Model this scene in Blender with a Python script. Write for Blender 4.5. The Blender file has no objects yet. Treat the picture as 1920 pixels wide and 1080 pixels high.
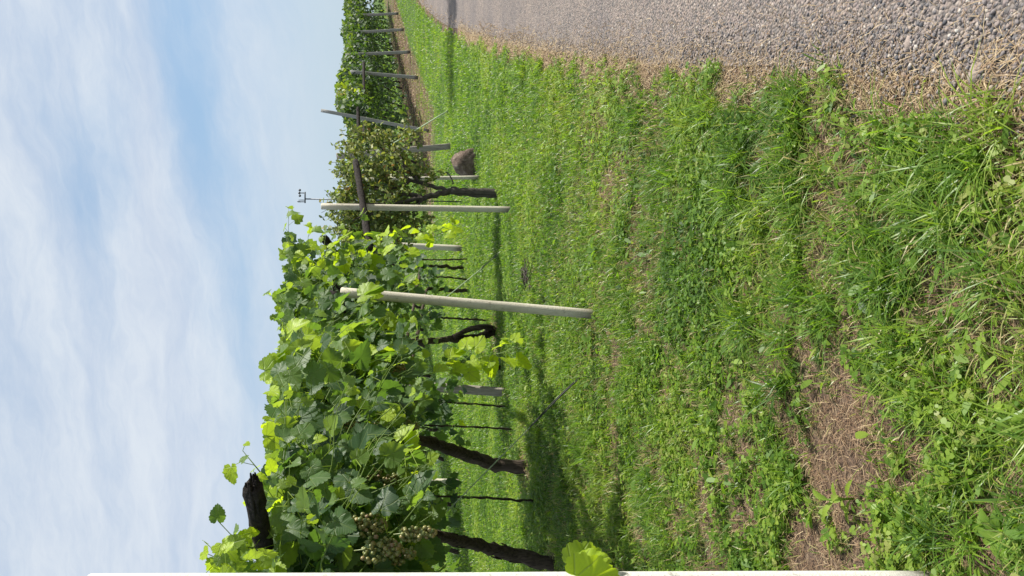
import bpy, math, random
import numpy as np
from mathutils import Matrix, Vector

# ------------------------------------------------------------------ camera, sky, sun
S = bpy.context.scene
C = S.collection
HC = 1.55                       # eye height
FPX = 1550.0                    # focal length in pixels of the 1920 px frame
PITCH = math.radians(9.52)
SP, CP = math.sin(PITCH), math.cos(PITCH)

cam = bpy.data.objects.new("camera", bpy.data.cameras.new("camera"))
C.objects.link(cam)
cam.data.sensor_width = 36.0
cam.data.lens = FPX / 1920 * 36.0
cam.data.clip_start = 0.05
cam.data.clip_end = 3000
# the phone was held upright but the picture is stored lying down: sky to the left
m = Matrix(((0, 1, 0, 0), (-SP, 0, -CP, 0), (-CP, 0, SP, HC), (0, 0, 0, 1)))
cam.matrix_world = m
S.camera = cam

SUN_DIR = Vector((0.97, 0.22, 0)).normalized()
SUN_EL = math.radians(47)
world = bpy.data.worlds.new("World")
S.world = world
world.use_nodes = True
S.view_settings.view_transform = 'Standard'
S.view_settings.look = 'None'
S.view_settings.gamma = 1
S.view_settings.exposure = 0.8
S.render.engine = 'CYCLES'

sun = bpy.data.objects.new("sun", bpy.data.lights.new("sun", 'SUN'))
C.objects.link(sun)
sun.data.energy = 5.0
sun.data.angle = math.radians(0.53)
sun.data.color = (1.0, 0.955, 0.87)
sv = Vector((SUN_DIR.x * math.cos(SUN_EL), SUN_DIR.y * math.cos(SUN_EL), math.sin(SUN_EL)))
sun.rotation_euler = sv.to_track_quat('Z', 'Y').to_euler()
sun.location = sv * 50


class NT:
    """small helper round a node tree"""
    def __init__(self, tree):
        self.t = tree
        tree.nodes.clear()

    def n(self, kind, **kw):
        nd = self.t.nodes.new(kind)
        for k, v in kw.items():
            setattr(nd, k, v)
        return nd

    def l(self, a, b):
        self.t.links.new(a, b)

    def put(self, sock, v):
        if hasattr(v, 'links'):
            self.l(v, sock)
        else:
            sock.default_value = v

    def math(self, op, a, b=0.0, c=0.0, clamp=False):
        nd = self.n('ShaderNodeMath', operation=op)
        nd.use_clamp = clamp
        for i, v in enumerate((a, b, c)):
            self.put(nd.inputs[i], v)
        return nd.outputs[0]

    def noise(self, vec, scale, detail=3.0, rough=0.55, dist=0.0):
        nd = self.n('ShaderNodeTexNoise')
        if vec is not None:
            self.l(vec, nd.inputs['Vector'])
        nd.inputs['Scale'].default_value = scale
        nd.inputs['Detail'].default_value = detail
        nd.inputs['Roughness'].default_value = rough
        nd.inputs['Distortion'].default_value = dist
        return nd.outputs[0]

    def ramp(self, fac, stops):
        nd = self.n('ShaderNodeValToRGB')
        el = nd.color_ramp.elements
        while len(el) < len(stops):
            el.new(0.5)
        for e, (p, c) in zip(el, stops):
            e.position = p
            e.color = (*c, 1) if len(c) == 3 else c
        self.l(fac, nd.inputs[0])
        return nd.outputs[0]

    def mix(self, fac, a, b, blend='MIX'):
        nd = self.n('ShaderNodeMix', data_type='RGBA', blend_type=blend)
        self.put(nd.inputs[0], fac)
        for i, v in ((6, a), (7, b)):
            if isinstance(v, tuple):
                nd.inputs[i].default_value = (*v, 1)
            else:
                self.l(v, nd.inputs[i])
        return nd.outputs[2]

    def sstep(self, v, a, b):
        nd = self.n('ShaderNodeMapRange', interpolation_type='SMOOTHSTEP')
        self.put(nd.inputs[0], v)
        nd.inputs[1].default_value = a
        nd.inputs[2].default_value = b
        return nd.outputs[0]


def build_world():
    w = NT(world.node_tree)
    out = w.n('ShaderNodeOutputWorld')
    bg = w.n('ShaderNodeBackground')
    STR = 0.074
    K = 0.574                     # the sky as seen, before the picture's exposure
    bg.inputs[1].default_value = STR
    sky = w.n('ShaderNodeTexSky', sky_type='NISHITA')
    sky.sun_disc = False
    sky.sun_elevation = SUN_EL
    sky.sun_rotation = math.atan2(SUN_DIR.x, SUN_DIR.y)
    sky.altitude = 200
    sky.air_density = 1.0
    sky.dust_density = 0.6
    sky.ozone_density = 1.6
    tc = w.n('ShaderNodeTexCoord')
    sep = w.n('ShaderNodeSeparateXYZ')
    w.l(tc.outputs['Generated'], sep.inputs[0])
    x, y, z = sep.outputs
    az = w.math('MULTIPLY', w.math('ARCTAN2', x, y), 57.2958)     # degrees, right of straight ahead
    el = w.math('MULTIPLY', w.math('ARCSINE', z), 57.2958)
    def vec(a, b, c=0.0):
        nd = w.n('ShaderNodeCombineXYZ')
        for i, v in enumerate((a, b, c)):
            w.put(nd.inputs[i], v)
        return nd.outputs[0]
    # thin streaky cirrus, drawn out sideways and tilting down to the right
    warp = w.noise(vec(w.math('MULTIPLY', az, 0.07), w.math('MULTIPLY', el, 0.14)), 1.0, 4.0, 0.6)
    el2 = w.math('ADD', el, w.math('MULTIPLY', w.math('SUBTRACT', warp, 0.5), 5.0))
    tilt = w.math('ADD', el2, w.math('MULTIPLY', az, -0.12))
    n1 = w.noise(vec(w.math('MULTIPLY', az, 0.035), w.math('MULTIPLY', tilt, 0.13)), 1.0, 7.0, 0.6)
    n2 = w.noise(vec(w.math('MULTIPLY', az, 0.09), w.math('MULTIPLY', tilt, 0.42), 4.2), 1.0, 8.0, 0.66)
    n3 = w.noise(vec(w.math('MULTIPLY', az, 0.30), w.math('MULTIPLY', w.math('ADD', el, w.math('MULTIPLY', az, -0.25)), 0.7), 9.1), 1.0, 6.0, 0.62)
    def blob(a0, e0, ra, re, amp):
        u = w.math('DIVIDE', w.math('SUBTRACT', az, a0), ra)
        v = w.math('DIVIDE', w.math('SUBTRACT', el2, e0), re)
        d = w.math('ADD', w.math('MULTIPLY', u, u), w.math('MULTIPLY', v, v))
        return w.math('MULTIPLY', w.math('EXPONENT', w.math('MULTIPLY', d, -1.0)), amp)
    dens = w.math('ADD', 0.84, w.math('MULTIPLY', w.math('SUBTRACT', n1, 0.5), 0.80))
    dens = w.math('ADD', dens, w.math('MULTIPLY', w.math('SUBTRACT', n2, 0.5), 0.60))
    dens = w.math('ADD', dens, w.math('MULTIPLY', w.math('SUBTRACT', n3, 0.5), 0.30))
    for b in ((13, 10.8, 12, 1.9, -0.62), (-1, 8.4, 11, 1.6, -0.30), (7, 17.0, 5, 2.6, -0.34),
              (20, 12.5, 12, 2.0, -0.25), (7, 13.6, 9, 1.5, 0.30), (-14, 12, 10, 6, 0.22), (2, 4.0, 30, 2.2, 0.12)):
        dens = w.math('ADD', dens, blob(*b))
    dens = w.sstep(dens, 0.0, 1.1)
    cloud = w.mix(w.sstep(n2, 0.3, 0.75), tuple(c * K / STR for c in (0.61, 0.69, 0.82)), tuple(c * K / STR for c in (0.77, 0.83, 0.90)))
    # the hazy band of air low on the horizon
    low = w.mix(w.sstep(el, -2.0, 9.0), tuple(c * K / STR for c in (0.585, 0.70, 0.775)), tuple(c * K / STR for c in (0.62, 0.73, 0.84)))
    cloud = w.mix(w.sstep(el, 2.0, 12.0), low, cloud)
    blue = w.mix(1.0, sky.outputs[0], (0.80, 0.92, 1.05), 'MULTIPLY')
    blue = w.mix(0.70, blue, tuple(c * K / STR for c in (0.40, 0.58, 0.78)))
    col = w.mix(w.math('MULTIPLY', dens, 0.93), blue, cloud)
    # behind and overhead the plain sky of the model, so that the light stays natural
    w.l(col, bg.inputs[0])
    w.l(bg.outputs[0], out.inputs[0])
build_world()

# ------------------------------------------------------------------ helpers
R = np.random.default_rng(7)
PI = math.pi


def unit(v):
    v = np.asarray(v, float)
    return v / np.maximum(np.linalg.norm(v, axis=-1, keepdims=True), 1e-9)


class MB:
    """collects numpy chunks of geometry and links them as ONE mesh object"""
    def __init__(self):
        self.v, self.f, self.a, self.uv, self.nv = [], [], [], [], 0

    def add(self, V, F, tint=0.5, lc=None):
        V = np.asarray(V, np.float32).reshape(-1, 3)
        fs = F if isinstance(F, list) else [F]
        for f in fs:
            if len(f):
                self.f.append(np.asarray(f, np.int64) + self.nv)
        self.v.append(V)
        t = np.broadcast_to(np.asarray(tint, np.float32), (len(V),)) if np.ndim(tint) <= 1 else tint
        self.a.append(t)
        self.uv.append(np.zeros((len(V), 3), np.float32) if lc is None else np.asarray(lc, np.float32))
        self.nv += len(V)
        return self

    def tube(self, pts, rad, sides=8, tint=0.5, jit=0.0, caps=True):
        P = np.asarray(pts, float)
        n = len(P)
        r = np.broadcast_to(np.asarray(rad, float), (n,))
        T = np.gradient(P, axis=0)
        T = unit(T)
        ref = np.array([0.0, 1.0, 0.0]) if abs(T[0, 1]) < 0.8 else np.array([1.0, 0, 0])
        rings = []
        for i in range(n):
            a = unit(np.cross(T[i], ref))
            b = np.cross(T[i], a)
            ref = np.cross(a, T[i])
            k = np.arange(sides) / sides * 2 * PI
            rr = r[i] * (1 + jit * R.uniform(-1, 1, sides))
            rings.append(P[i] + (np.cos(k) * rr)[:, None] * a + (np.sin(k) * rr)[:, None] * b)
        V = np.concatenate(rings)
        i, j = np.meshgrid(np.arange(n - 1), np.arange(sides), indexing='ij')
        j2 = (j + 1) % sides
        F = np.stack([i * sides + j, i * sides + j2, (i + 1) * sides + j2, (i + 1) * sides + j], -1).reshape(-1, 4)
        fs = [F]
        if caps:
            fs.append(np.arange(sides)[::-1][None, :])
            fs.append(((n - 1) * sides + np.arange(sides))[None, :])
        return self.add(V, fs, tint)

    def bar(self, p, q, w, h, tint=0.5, segs=1, jit=0.0, up=(0, 0, 1), bev=0.12):
        """bevelled rectangular bar from p to q"""
        p, q = np.asarray(p, float), np.asarray(q, float)
        T = unit(q - p)
        a = unit(np.cross(T, up) if abs(np.dot(T, up)) < 0.99 else np.cross(T, (1, 0, 0)))
        b = np.cross(a, T)
        e = bev * min(w, h)
        prof = np.array([(-w / 2 + e, -h / 2), (w / 2 - e, -h / 2), (w / 2, -h / 2 + e), (w / 2, h / 2 - e),
                         (w / 2 - e, h / 2), (-w / 2 + e, h / 2), (-w / 2, h / 2 - e), (-w / 2, -h / 2 + e)])
        V = []
        for s in np.linspace(0, 1, segs + 1):
            j = 1 + jit * R.uniform(-1, 1, (8, 1))
            pr = prof * j
            V.append(p + (q - p) * s + pr[:, :1] * a + pr[:, 1:] * b)
        V = np.concatenate(V)
        i, j = np.meshgrid(np.arange(segs), np.arange(8), indexing='ij')
        j2 = (j + 1) % 8
        F = np.stack([i * 8 + j, i * 8 + j2, (i + 1) * 8 + j2, (i + 1) * 8 + j], -1).reshape(-1, 4)
        return self.add(V, [F, np.arange(8)[::-1][None, :], (segs * 8 + np.arange(8))[None, :]], tint)

    def build(self, name, mat, parent=None, smooth=False, origin=None):
        me = bpy.data.meshes.new(name)
        V = np.concatenate(self.v)
        org = np.zeros(3, np.float32)
        if origin is not None:
            org = np.asarray(origin, np.float32)
        elif parent is not None:
            org = np.zeros(3, np.float32)
        me.vertices.add(len(V))
        me.vertices.foreach_set('co', (V - org).ravel())
        loops = np.concatenate([f.ravel() for f in self.f])
        counts = np.concatenate([np.full(len(f), f.shape[1]) for f in self.f])
        starts = np.concatenate([[0], np.cumsum(counts)[:-1]])
        me.loops.add(len(loops))
        me.loops.foreach_set('vertex_index', loops.astype(np.int32))
        me.polygons.add(len(counts))
        me.polygons.foreach_set('loop_start', starts.astype(np.int32))
        at = me.attributes.new('tint', 'FLOAT', 'POINT')
        at.data.foreach_set('value', np.concatenate(self.a).astype(np.float32))
        uv = np.concatenate(self.uv)
        if uv.any():
            al = me.attributes.new('leafco', 'FLOAT_VECTOR', 'POINT')
            al.data.foreach_set('vector', uv.ravel())
        me.update(calc_edges=True)
        me.validate()
        if smooth:
            me.polygons.foreach_set('use_smooth', np.ones(len(me.polygons), bool))
        me.materials.append(mat)
        o = bpy.data.objects.new(name, me)
        C.objects.link(o)
        if parent is not None:
            o.parent = parent
            o.location = Vector(org) - parent.location
        else:
            o.location = Vector(org)
        return o


def tag(o, label, cat, group=None):
    o['label'] = label
    o['category'] = cat
    if group:
        o['group'] = group
    return o


def thing(name, label, cat, loc, group=None):
    o = bpy.data.objects.new(name, None)
    C.objects.link(o)
    o.location = loc
    o.empty_display_size = 0.1
    return tag(o, label, cat, group)


def vnoise(x, y, seed=0):
    """smooth 2-D value noise in 0..1"""
    xi, yi = np.floor(x).astype(np.int64), np.floor(y).astype(np.int64)
    fx, fy = x - xi, y - yi
    fx, fy = fx * fx * (3 - 2 * fx), fy * fy * (3 - 2 * fy)
    def h(a, b):
        n = (a * 374761393 + b * 668265263 + seed * 144665) & 0x7fffffff
        n = ((n ^ (n >> 13)) * 1274126177) & 0x7fffffff
        return ((n ^ (n >> 16)) & 0xffff) / 65535.0
    return (h(xi, yi) * (1 - fx) + h(xi + 1, yi) * fx) * (1 - fy) + (h(xi, yi + 1) * (1 - fx) + h(xi + 1, yi + 1) * fx) * fy


# ------------------------------------------------------------------ lie of the land
def smooth_curve(ys, xs):
    ys, xs = np.array(ys, float), np.array(xs, float)
    d = np.gradient(xs, ys)
    def f(y):
        y = np.asarray(y, float)
        i = np.clip(np.searchsorted(ys, y) - 1, 0, len(ys) - 2)
        h = ys[i + 1] - ys[i]
        t = (y - ys[i]) / h
        tc = np.clip(t, 0, 1)
        v = ((2 * tc**3 - 3 * tc**2 + 1) * xs[i] + (tc**3 - 2 * tc**2 + tc) * h * d[i]
             + (-2 * tc**3 + 3 * tc**2) * xs[i + 1] + (tc**3 - tc**2) * h * d[i + 1])
        return v + np.where(t < 0, (y - ys[0]) * d[0], 0) + np.where(t > 1, (y - ys[-1]) * d[-1], 0)
    return f

FRONT = smooth_curve([2.09, 5.69, 9.24, 12.1, 16.8, 23, 28.8, 33, 37, 41, 50], [-.80, -.19, .83, 1.63, 2.95, 5.0, 7.4, 9.3, 11.4, 13.4, 18.2])
EDGE = smooth_curve([1.75, 3.03, 5.2, 8, 10.5, 14.3, 19, 24.4, 30.6, 41, 60], [.50, .86, 1.5, 2.36, 3.15, 4.45, 6.1, 8.2, 10.7, 15.2, 24])


def rise(y):
    y = np.asarray(y, float)
    t = np.clip((y - 27.5) / 3, 0, 1)
    return 0.026 * (np.clip(y - 29, 0, 32)) + 0 * t


def ground_z(x, y):
    x, y = np.asarray(x, float), np.asarray(y, float)
    off = EDGE(y) - x                                  # metres left of the road edge
    rough = 0.05 * (vnoise(x * 1.1, y * 1.1, 3) - 0.5) + 0.03 * (vnoise(x * 3.3, y * 3.3, 5) - 0.5)
    return rise(y) + rough * np.clip(off / 0.4, 0, 1)


def px(x, y, Y):
    """point at depth Y on the line of sight through pixel (x, y) of the lying-down photograph"""
    r, d = (540 - y) / FPX, (x - 960) / FPX
    k = Y / (CP - d * SP)
    return np.array([r * k, Y, HC - (SP + d * CP) * k])


def gp(x, y):
    """where that line of sight meets the ground"""
    lo = None
    for Y in np.arange(1.2, 70, 0.01):
        p = px(x, y, Y)
        if p[2] <= ground_z(p[0], p[1]):
            lo = p
            break
    return lo


def row(y, n, z):
    """point beside the front line of posts: depth y along it, n metres to its left, height z above the ground"""
    y, n = np.asarray(y, float), np.asarray(n, float)
    s = (FRONT(y + .1) - FRONT(y - .1)) / .2
    k = 1 / np.sqrt(1 + s * s)
    X, Y = FRONT(y) - n * k, y + n * s * k
    return np.stack([X, Y, rise(Y) + z], -1)


# ------------------------------------------------------------------ materials
def new_mat(name):
    m = bpy.data.materials.new(name)
    m.use_nodes = True
    return m, NT(m.node_tree)


def finish(t, color, rough=0.8, bump=None, dist=0.01, strength=0.6, spec=0.3, transl=None, tfac=0.0, metal=0.0):
    out = t.n('ShaderNodeOutputMaterial')
    b = t.n('ShaderNodeBsdfPrincipled')
    t.put(b.inputs['Base Color'], (*color, 1) if isinstance(color, tuple) else color)
    t.put(b.inputs['Roughness'], rough)
    b.inputs['Specular IOR Level'].default_value = spec
    b.inputs['Metallic'].default_value = metal
    if bump is not None:
        bn = t.n('ShaderNodeBump')
        bn.inputs['Strength'].default_value = strength
        bn.inputs['Distance'].default_value = dist
        t.l(bump, bn.inputs['Height'])
        t.l(bn.outputs[0], b.inputs['Normal'])
    if transl is None:
        t.l(b.outputs[0], out.inputs[0])
    else:
        tr = t.n('ShaderNodeBsdfTranslucent')
        t.put(tr.inputs[0], (*transl, 1) if isinstance(transl, tuple) else transl)
        mx = t.n('ShaderNodeMixShader')
        mx.inputs[0].default_value = tfac
        t.l(b.outputs[0], mx.inputs[1])
        t.l(tr.outputs[0], mx.inputs[2])
        t.l(mx.outputs[0], out.inputs[0])


def leafy(name, stops, tstops, tfac=0.4, rough=0.5, spec=0.35, veins=False):
    m, t = new_mat(name)
    a = t.n('ShaderNodeAttribute', attribute_name='tint')
    geo = t.n('ShaderNodeNewGeometry')
    ns = t.noise(geo.outputs['Position'], 22.0, 3.0)
    f = t.math('ADD', a.outputs['Fac'], t.math('MULTIPLY', t.math('SUBTRACT', ns, 0.5), 0.16))
    col = t.ramp(f, stops)
    tcol = t.ramp(f, tstops)
    bump = None
    if veins:
        lc = t.n('ShaderNodeAttribute', attribute_name='leafco')
        sp = t.n('ShaderNodeSeparateXYZ')
        t.l(lc.outputs['Vector'], sp.inputs[0])
        ax = t.math('ABSOLUTE', sp.outputs[0])
        v = None
        for deg in (0, 42, 88):
            c, s = math.cos(math.radians(deg)), math.sin(math.radians(deg))
            d = t.math('ABSOLUTE', t.math('SUBTRACT', t.math('MULTIPLY', ax, c), t.math('MULTIPLY', sp.outputs[1], s)))
            along = t.math('ADD', t.math('MULTIPLY', ax, s), t.math('MULTIPLY', sp.outputs[1], c))
            d = t.math('ADD', d, t.math('LESS_THAN', along, 0.0))
            v = d if v is None else t.math('MINIMUM', v, d)
        # side veins: fine ribs off the main ones
        rib = t.math('ABSOLUTE', t.math('SINE', t.math('MULTIPLY', t.math('ADD', sp.outputs[1], t.math('MULTIPLY', ax, -0.7)), 34.0)))
        line = t.math('SUBTRACT', 1.0, t.sstep(v, 0.006, 0.03))
        line2 = t.math('MULTIPLY', t.math('SUBTRACT', 1.0, t.sstep(rib, 0.0, 0.35)), 0.18)
        mask = t.math('MAXIMUM', line, line2)
        col = t.mix(t.math('MULTIPLY', mask, 0.45), col, (0.20, 0.26, 0.09))
        tcol = t.mix(t.math('MULTIPLY', mask, 0.35), tcol, (0.08, 0.13, 0.02))
        bump = t.math('SUBTRACT', t.math('MULTIPLY', ns, 0.4), mask)
    finish(t, col, rough, bump, 0.004, 0.5, spec, tcol, tfac)
    return m


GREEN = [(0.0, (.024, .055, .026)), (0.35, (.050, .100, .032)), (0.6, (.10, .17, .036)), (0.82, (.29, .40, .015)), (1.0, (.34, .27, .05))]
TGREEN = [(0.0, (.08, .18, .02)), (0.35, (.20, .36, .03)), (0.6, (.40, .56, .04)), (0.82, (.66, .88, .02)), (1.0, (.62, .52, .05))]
M_VINE = leafy('vine_leaf', GREEN, TGREEN, 0.42, 0.46, 0.28, True)
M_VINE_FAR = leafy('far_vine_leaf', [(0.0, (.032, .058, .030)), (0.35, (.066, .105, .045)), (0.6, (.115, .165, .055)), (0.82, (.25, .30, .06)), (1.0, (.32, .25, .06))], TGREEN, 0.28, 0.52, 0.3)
M_PEAR = leafy('tree_leaf', [(0, (.045, .08, .028)), (.5, (.14, .185, .055)), (.85, (.30, .30, .10)), (1, (.26, .15, .06))],
               [(0, (.10, .18, .03)), (.5, (.28, .38, .05)), (.8, (.46, .46, .07)), (1, (.4, .2, .05))], 0.35, 0.5, 0.3)
GR = [(0.0, (.028, .066, .012)), (0.4, (.088, .165, .020)), (0.7, (.185, .262, .034)), (0.88, (.22, .24, .07)), (1.0, (.42, .34, .18))]
TGR = [(0.0, (.11, .26, .015)), (0.4, (.32, .58, .03)), (0.7, (.54, .74, .05)), (0.88, (.46, .48, .10)), (1.0, (.5, .38, .18))]
M_GRASS = leafy('grass_blade', GR, TGR, 0.36, 0.42, 0.4)
M_WEED = leafy('weed_leaf', GR, TGR, 0.34, 0.5, 0.35)
M_STRAW = leafy('dry_straw', [(0, (.12, .068, .042)), (.5, (.265, .172, .105)), (1, (.52, .41, .25))],
                [(0, (.2, .12, .06)), (.5, (.4, .28, .14)), (1, (.6, .48, .28))], 0.15, 0.7, 0.2)


def mat_ground():
    m, t = new_mat('soil_and_turf')
    geo = t.n('ShaderNodeNewGeometry')
    P = geo.outputs['Position']
    a = t.n('ShaderNodeAttribute', attribute_name='tint')     # 0 bare soil .. 1 turf
    soil = t.ramp(t.noise(P, 30, 6, .7), [(.25, (.028, .02, .015)), (.5, (.125, .085, .062)), (.75, (.26, .19, .135))])
    turf = t.ramp(t.noise(P, 9, 7, .75), [(.25, (.030, .055, .014)), (.5, (.065, .115, .024)), (.75, (.12, .16, .045))])
    f = t.sstep(t.math('ADD', a.outputs['Fac'], t.math('MULTIPLY', t.math('SUBTRACT', t.noise(P, 14, 5, .7), .5), .8)), .3, .8)
    finish(t, t.mix(f, soil, turf), .95, t.noise(P, 60, 5, .7), .03, .8, .15)
    return m


def mat_road():
    m, t = new_mat('worn_gravel_road')
    geo = t.n('ShaderNodeNewGeometry')
    P = geo.outputs['Position']
    vo = t.n('ShaderNodeTexVoronoi')
    vo.inputs['Scale'].default_value = 75
    t.l(P, vo.inputs['Vector'])
    sp = t.n('ShaderNodeSeparateColor')
    t.l(vo.outputs['Color'], sp.inputs[0])
    col = t.ramp(sp.outputs[0], [(0, (.09, .088, .092)), (.3, (.155, .145, .14)), (.6, (.235, .20, .178)), (.85, (.20, .172, .172)), (1, (.33, .30, .27))])
    big = t.ramp(t.noise(P, .9, 4, .6), [(.35, (.84, .82, .82)), (.65, (1.12, 1.04, .96))])
    col = t.mix(1.0, col, big, 'MULTIPLY')
    dark = t.sstep(vo.outputs['Distance'], .55, .9)
    finish(t, t.mix(t.math('MULTIPLY', dark, .5), col, (.10, .085, .075)), .9, t.math('SUBTRACT', 1.0, vo.outputs['Distance']), .012, .9, .2)
    return m


def mat_stone():
    m, t = new_mat('loose_gravel')
    a = t.n('ShaderNodeAttribute', attribute_name='tint')
    geo = t.n('ShaderNodeNewGeometry')
    col = t.ramp(a.outputs['Fac'], [(0, (.075, .075, .082)), (.2, (.125, .12, .125)), (.4, (.20, .175, .17)), (.6, (.26, .21, .185)), (.8, (.32, .265, .215)), (1, (.44, .41, .37))])
    finish(t, t.mix(.5, col, t.ramp(t.noise(geo.outputs['Position'], 160, 3), [(.3, (.6, .6, .6)), (.7, (1.3, 1.3, 1.3))]), 'MULTIPLY'), .85, t.noise(geo.outputs['Position'], 300, 3), .004, .5, .3)
    return m


def mat_concrete(name, base, dirt, lo=.4):
    m, t = new_mat(name)
    tc = t.n('ShaderNodeTexCoord')
    mp = t.n('ShaderNodeMapping')
    mp.inputs['Scale'].default_value = (9, 9, 1.6)
    t.l(tc.outputs['Object'], mp.inputs[0])
    n1 = t.noise(mp.outputs[0], 2.2, 6, .65)
    n4 = t.noise(tc.outputs['Object'], 24, 6, .75)
    sz = t.n('ShaderNodeSeparateXYZ')
    t.l(tc.outputs['Object'], sz.inputs[0])
    splash = t.math('SUBTRACT', 1.0, t.sstep(t.math('ADD', sz.outputs[2], t.math('MULTIPLY', t.math('SUBTRACT', n1, .5), .35)), .02, .2))
    n2 = t.noise(tc.outputs['Object'], 90, 4, .7)
    col = t.mix(t.sstep(n1, lo, .78), base, dirt)
    col = t.mix(t.math('MULTIPLY', t.sstep(n2, .55, .75), .45), col, tuple(c * .4 for c in base))
    col = t.mix(t.math('MULTIPLY', t.sstep(n4, .58, .66), .55), col, tuple(c * .38 for c in dirt))
    col = t.mix(t.math('MULTIPLY', splash, .8), col, (.085, .065, .045))
    finish(t, col, .88, t.math('ADD', n2, n1), .006, .5, .2)
    return m


def mat_wood(name, a, b, stretch=(14, 14, 1.2)):
    m, t = new_mat(name)
    tc = t.n('ShaderNodeTexCoord')
    mp = t.n('ShaderNodeMapping')
    mp.inputs['Scale'].default_value = stretch
    t.l(tc.outputs['Object'], mp.inputs[0])
    n = t.noise(mp.outputs[0], 3.0, 8, .7, .6)
    finish(t, t.ramp(n, [(.3, a), (.7, b)]), .9, n, .02, 1.0, .15)
    return m


M_GROUND, M_ROAD, M_STONE = mat_ground(), mat_road(), mat_stone()
M_CONC = mat_concrete('pale_concrete', (.56, .52, .42), (.36, .325, .245))
M_CONC_W = mat_concrete('white_concrete', (.60, .585, .53), (.45, .43, .36), .5)
M_CONC_G = mat_concrete('grey_concrete', (.34, .335, .32), (.22, .215, .20))
M_TRUNK = mat_wood('vine_bark', (.022, .017, .013), (.12, .092, .070))
M_TREEBARK = mat_wood('tree_bark', (.032, .028, .024), (.13, .115, .095))
M_BEAM = mat_wood('dark_weathered_wood', (.010, .009, .009), (.05, .042, .037), (9, 9, 9))
M_BOARD = mat_wood('grey_weathered_wood', (.17, .15, .13), (.43, .385, .33))
M_CANE = mat_wood('vine_cane', (.09, .10, .03), (.24, .22, .08))


def plain(name, col, rough=.5, metal=0.0, spec=.4):
    m, t = new_mat(name)
    geo = t.n('ShaderNodeNewGeometry')
    n = t.noise(geo.outputs['Position'], 40, 4)
    finish(t, t.mix(t.sstep(n, .3, .7), tuple(c * .8 for c in col), tuple(min(1, c * 1.15) for c in col)), rough, None, spec=spec, metal=metal)
    return m


M_WIRE = plain('coated_guy_wire', (.30, .38, .22), .45)
M_SLEEVE = plain('black_rubber_sleeve', (.014, .016, .014), .6)
M_STEEL = plain('galvanised_steel', (.10, .11, .125), .5, .4)


def mat_rock():
    m, t = new_mat('brown_rock')
    geo = t.n('ShaderNodeNewGeometry')
    n = t.noise(geo.outputs['Position'], 9, 7, .7, .5)
    finish(t, t.ramp(n, [(.3, (.045, .032, .025)), (.5, (.15, .11, .085)), (.72, (.30, .25, .20))]), .9, n, .05, .9, .2)
    return m
M_ROCK = mat_rock()


def mat_grape():
    m, t = new_mat('ripe_white_grape')
    a = t.n('ShaderNodeAttribute', attribute_name='tint')
    geo = t.n('ShaderNodeNewGeometry')
    col = t.ramp(a.outputs['Fac'], [(0, (.075, .12, .018)), (.45, (.135, .155, .026)), (.8, (.21, .155, .04)), (1, (.15, .085, .04))])
    out = t.n('ShaderNodeOutputMaterial')
    b = t.n('ShaderNodeBsdfPrincipled')
    t.l(t.mix(t.math('MULTIPLY', t.noise(geo.outputs['Position'], 120, 3), .2), col, (.40, .38, .25)), b.inputs['Base Color'])
    b.inputs['Roughness'].default_value = .42
    b.inputs['Subsurface Weight'].default_value = .25
    b.inputs['Subsurface Radius'].default_value = (.012, .008, .003)
    t.l(b.outputs[0], out.inputs[0])
    return m
M_GRAPE = mat_grape()

# ------------------------------------------------------------------ bare patches
PATCH = [(1590, 810, .19, 1.0), (1560, 885, .13, .95), (1540, 1035, .13, .95), (1450, 1040, .08, .4), (1745, 545, .09, .75), (1700, 600, .09, .5),
         (1390, 175, .07, .7), (1330, 250, .05, .5), (1250, 560, .10, .3), (1320, 760, .08, .4), (1380, 700, .07, .5), (1470, 330, .06, .4),
         (1110, 640, .16, .45), (1085, 800, .22, .4), (1085, 900, .2, .35), (1130, 545, .12, .45), (1660, 470, .05, .5), (1440, 480, .06, .45),
         (1640, 1000, .07, .6), (990, 515, .2, .5), (1890, 560, .05, .4), (1840, 250, .04, .4), (1040, 1062, .22, .6), (985, 878, .24, .65), (928, 618, .26, .65), (1118, 594, .09, .7), (962, 393, .12, .6)]
PATCH = [(*gp(a, b)[:2], r, k) for a, b, r, k in PATCH]


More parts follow.
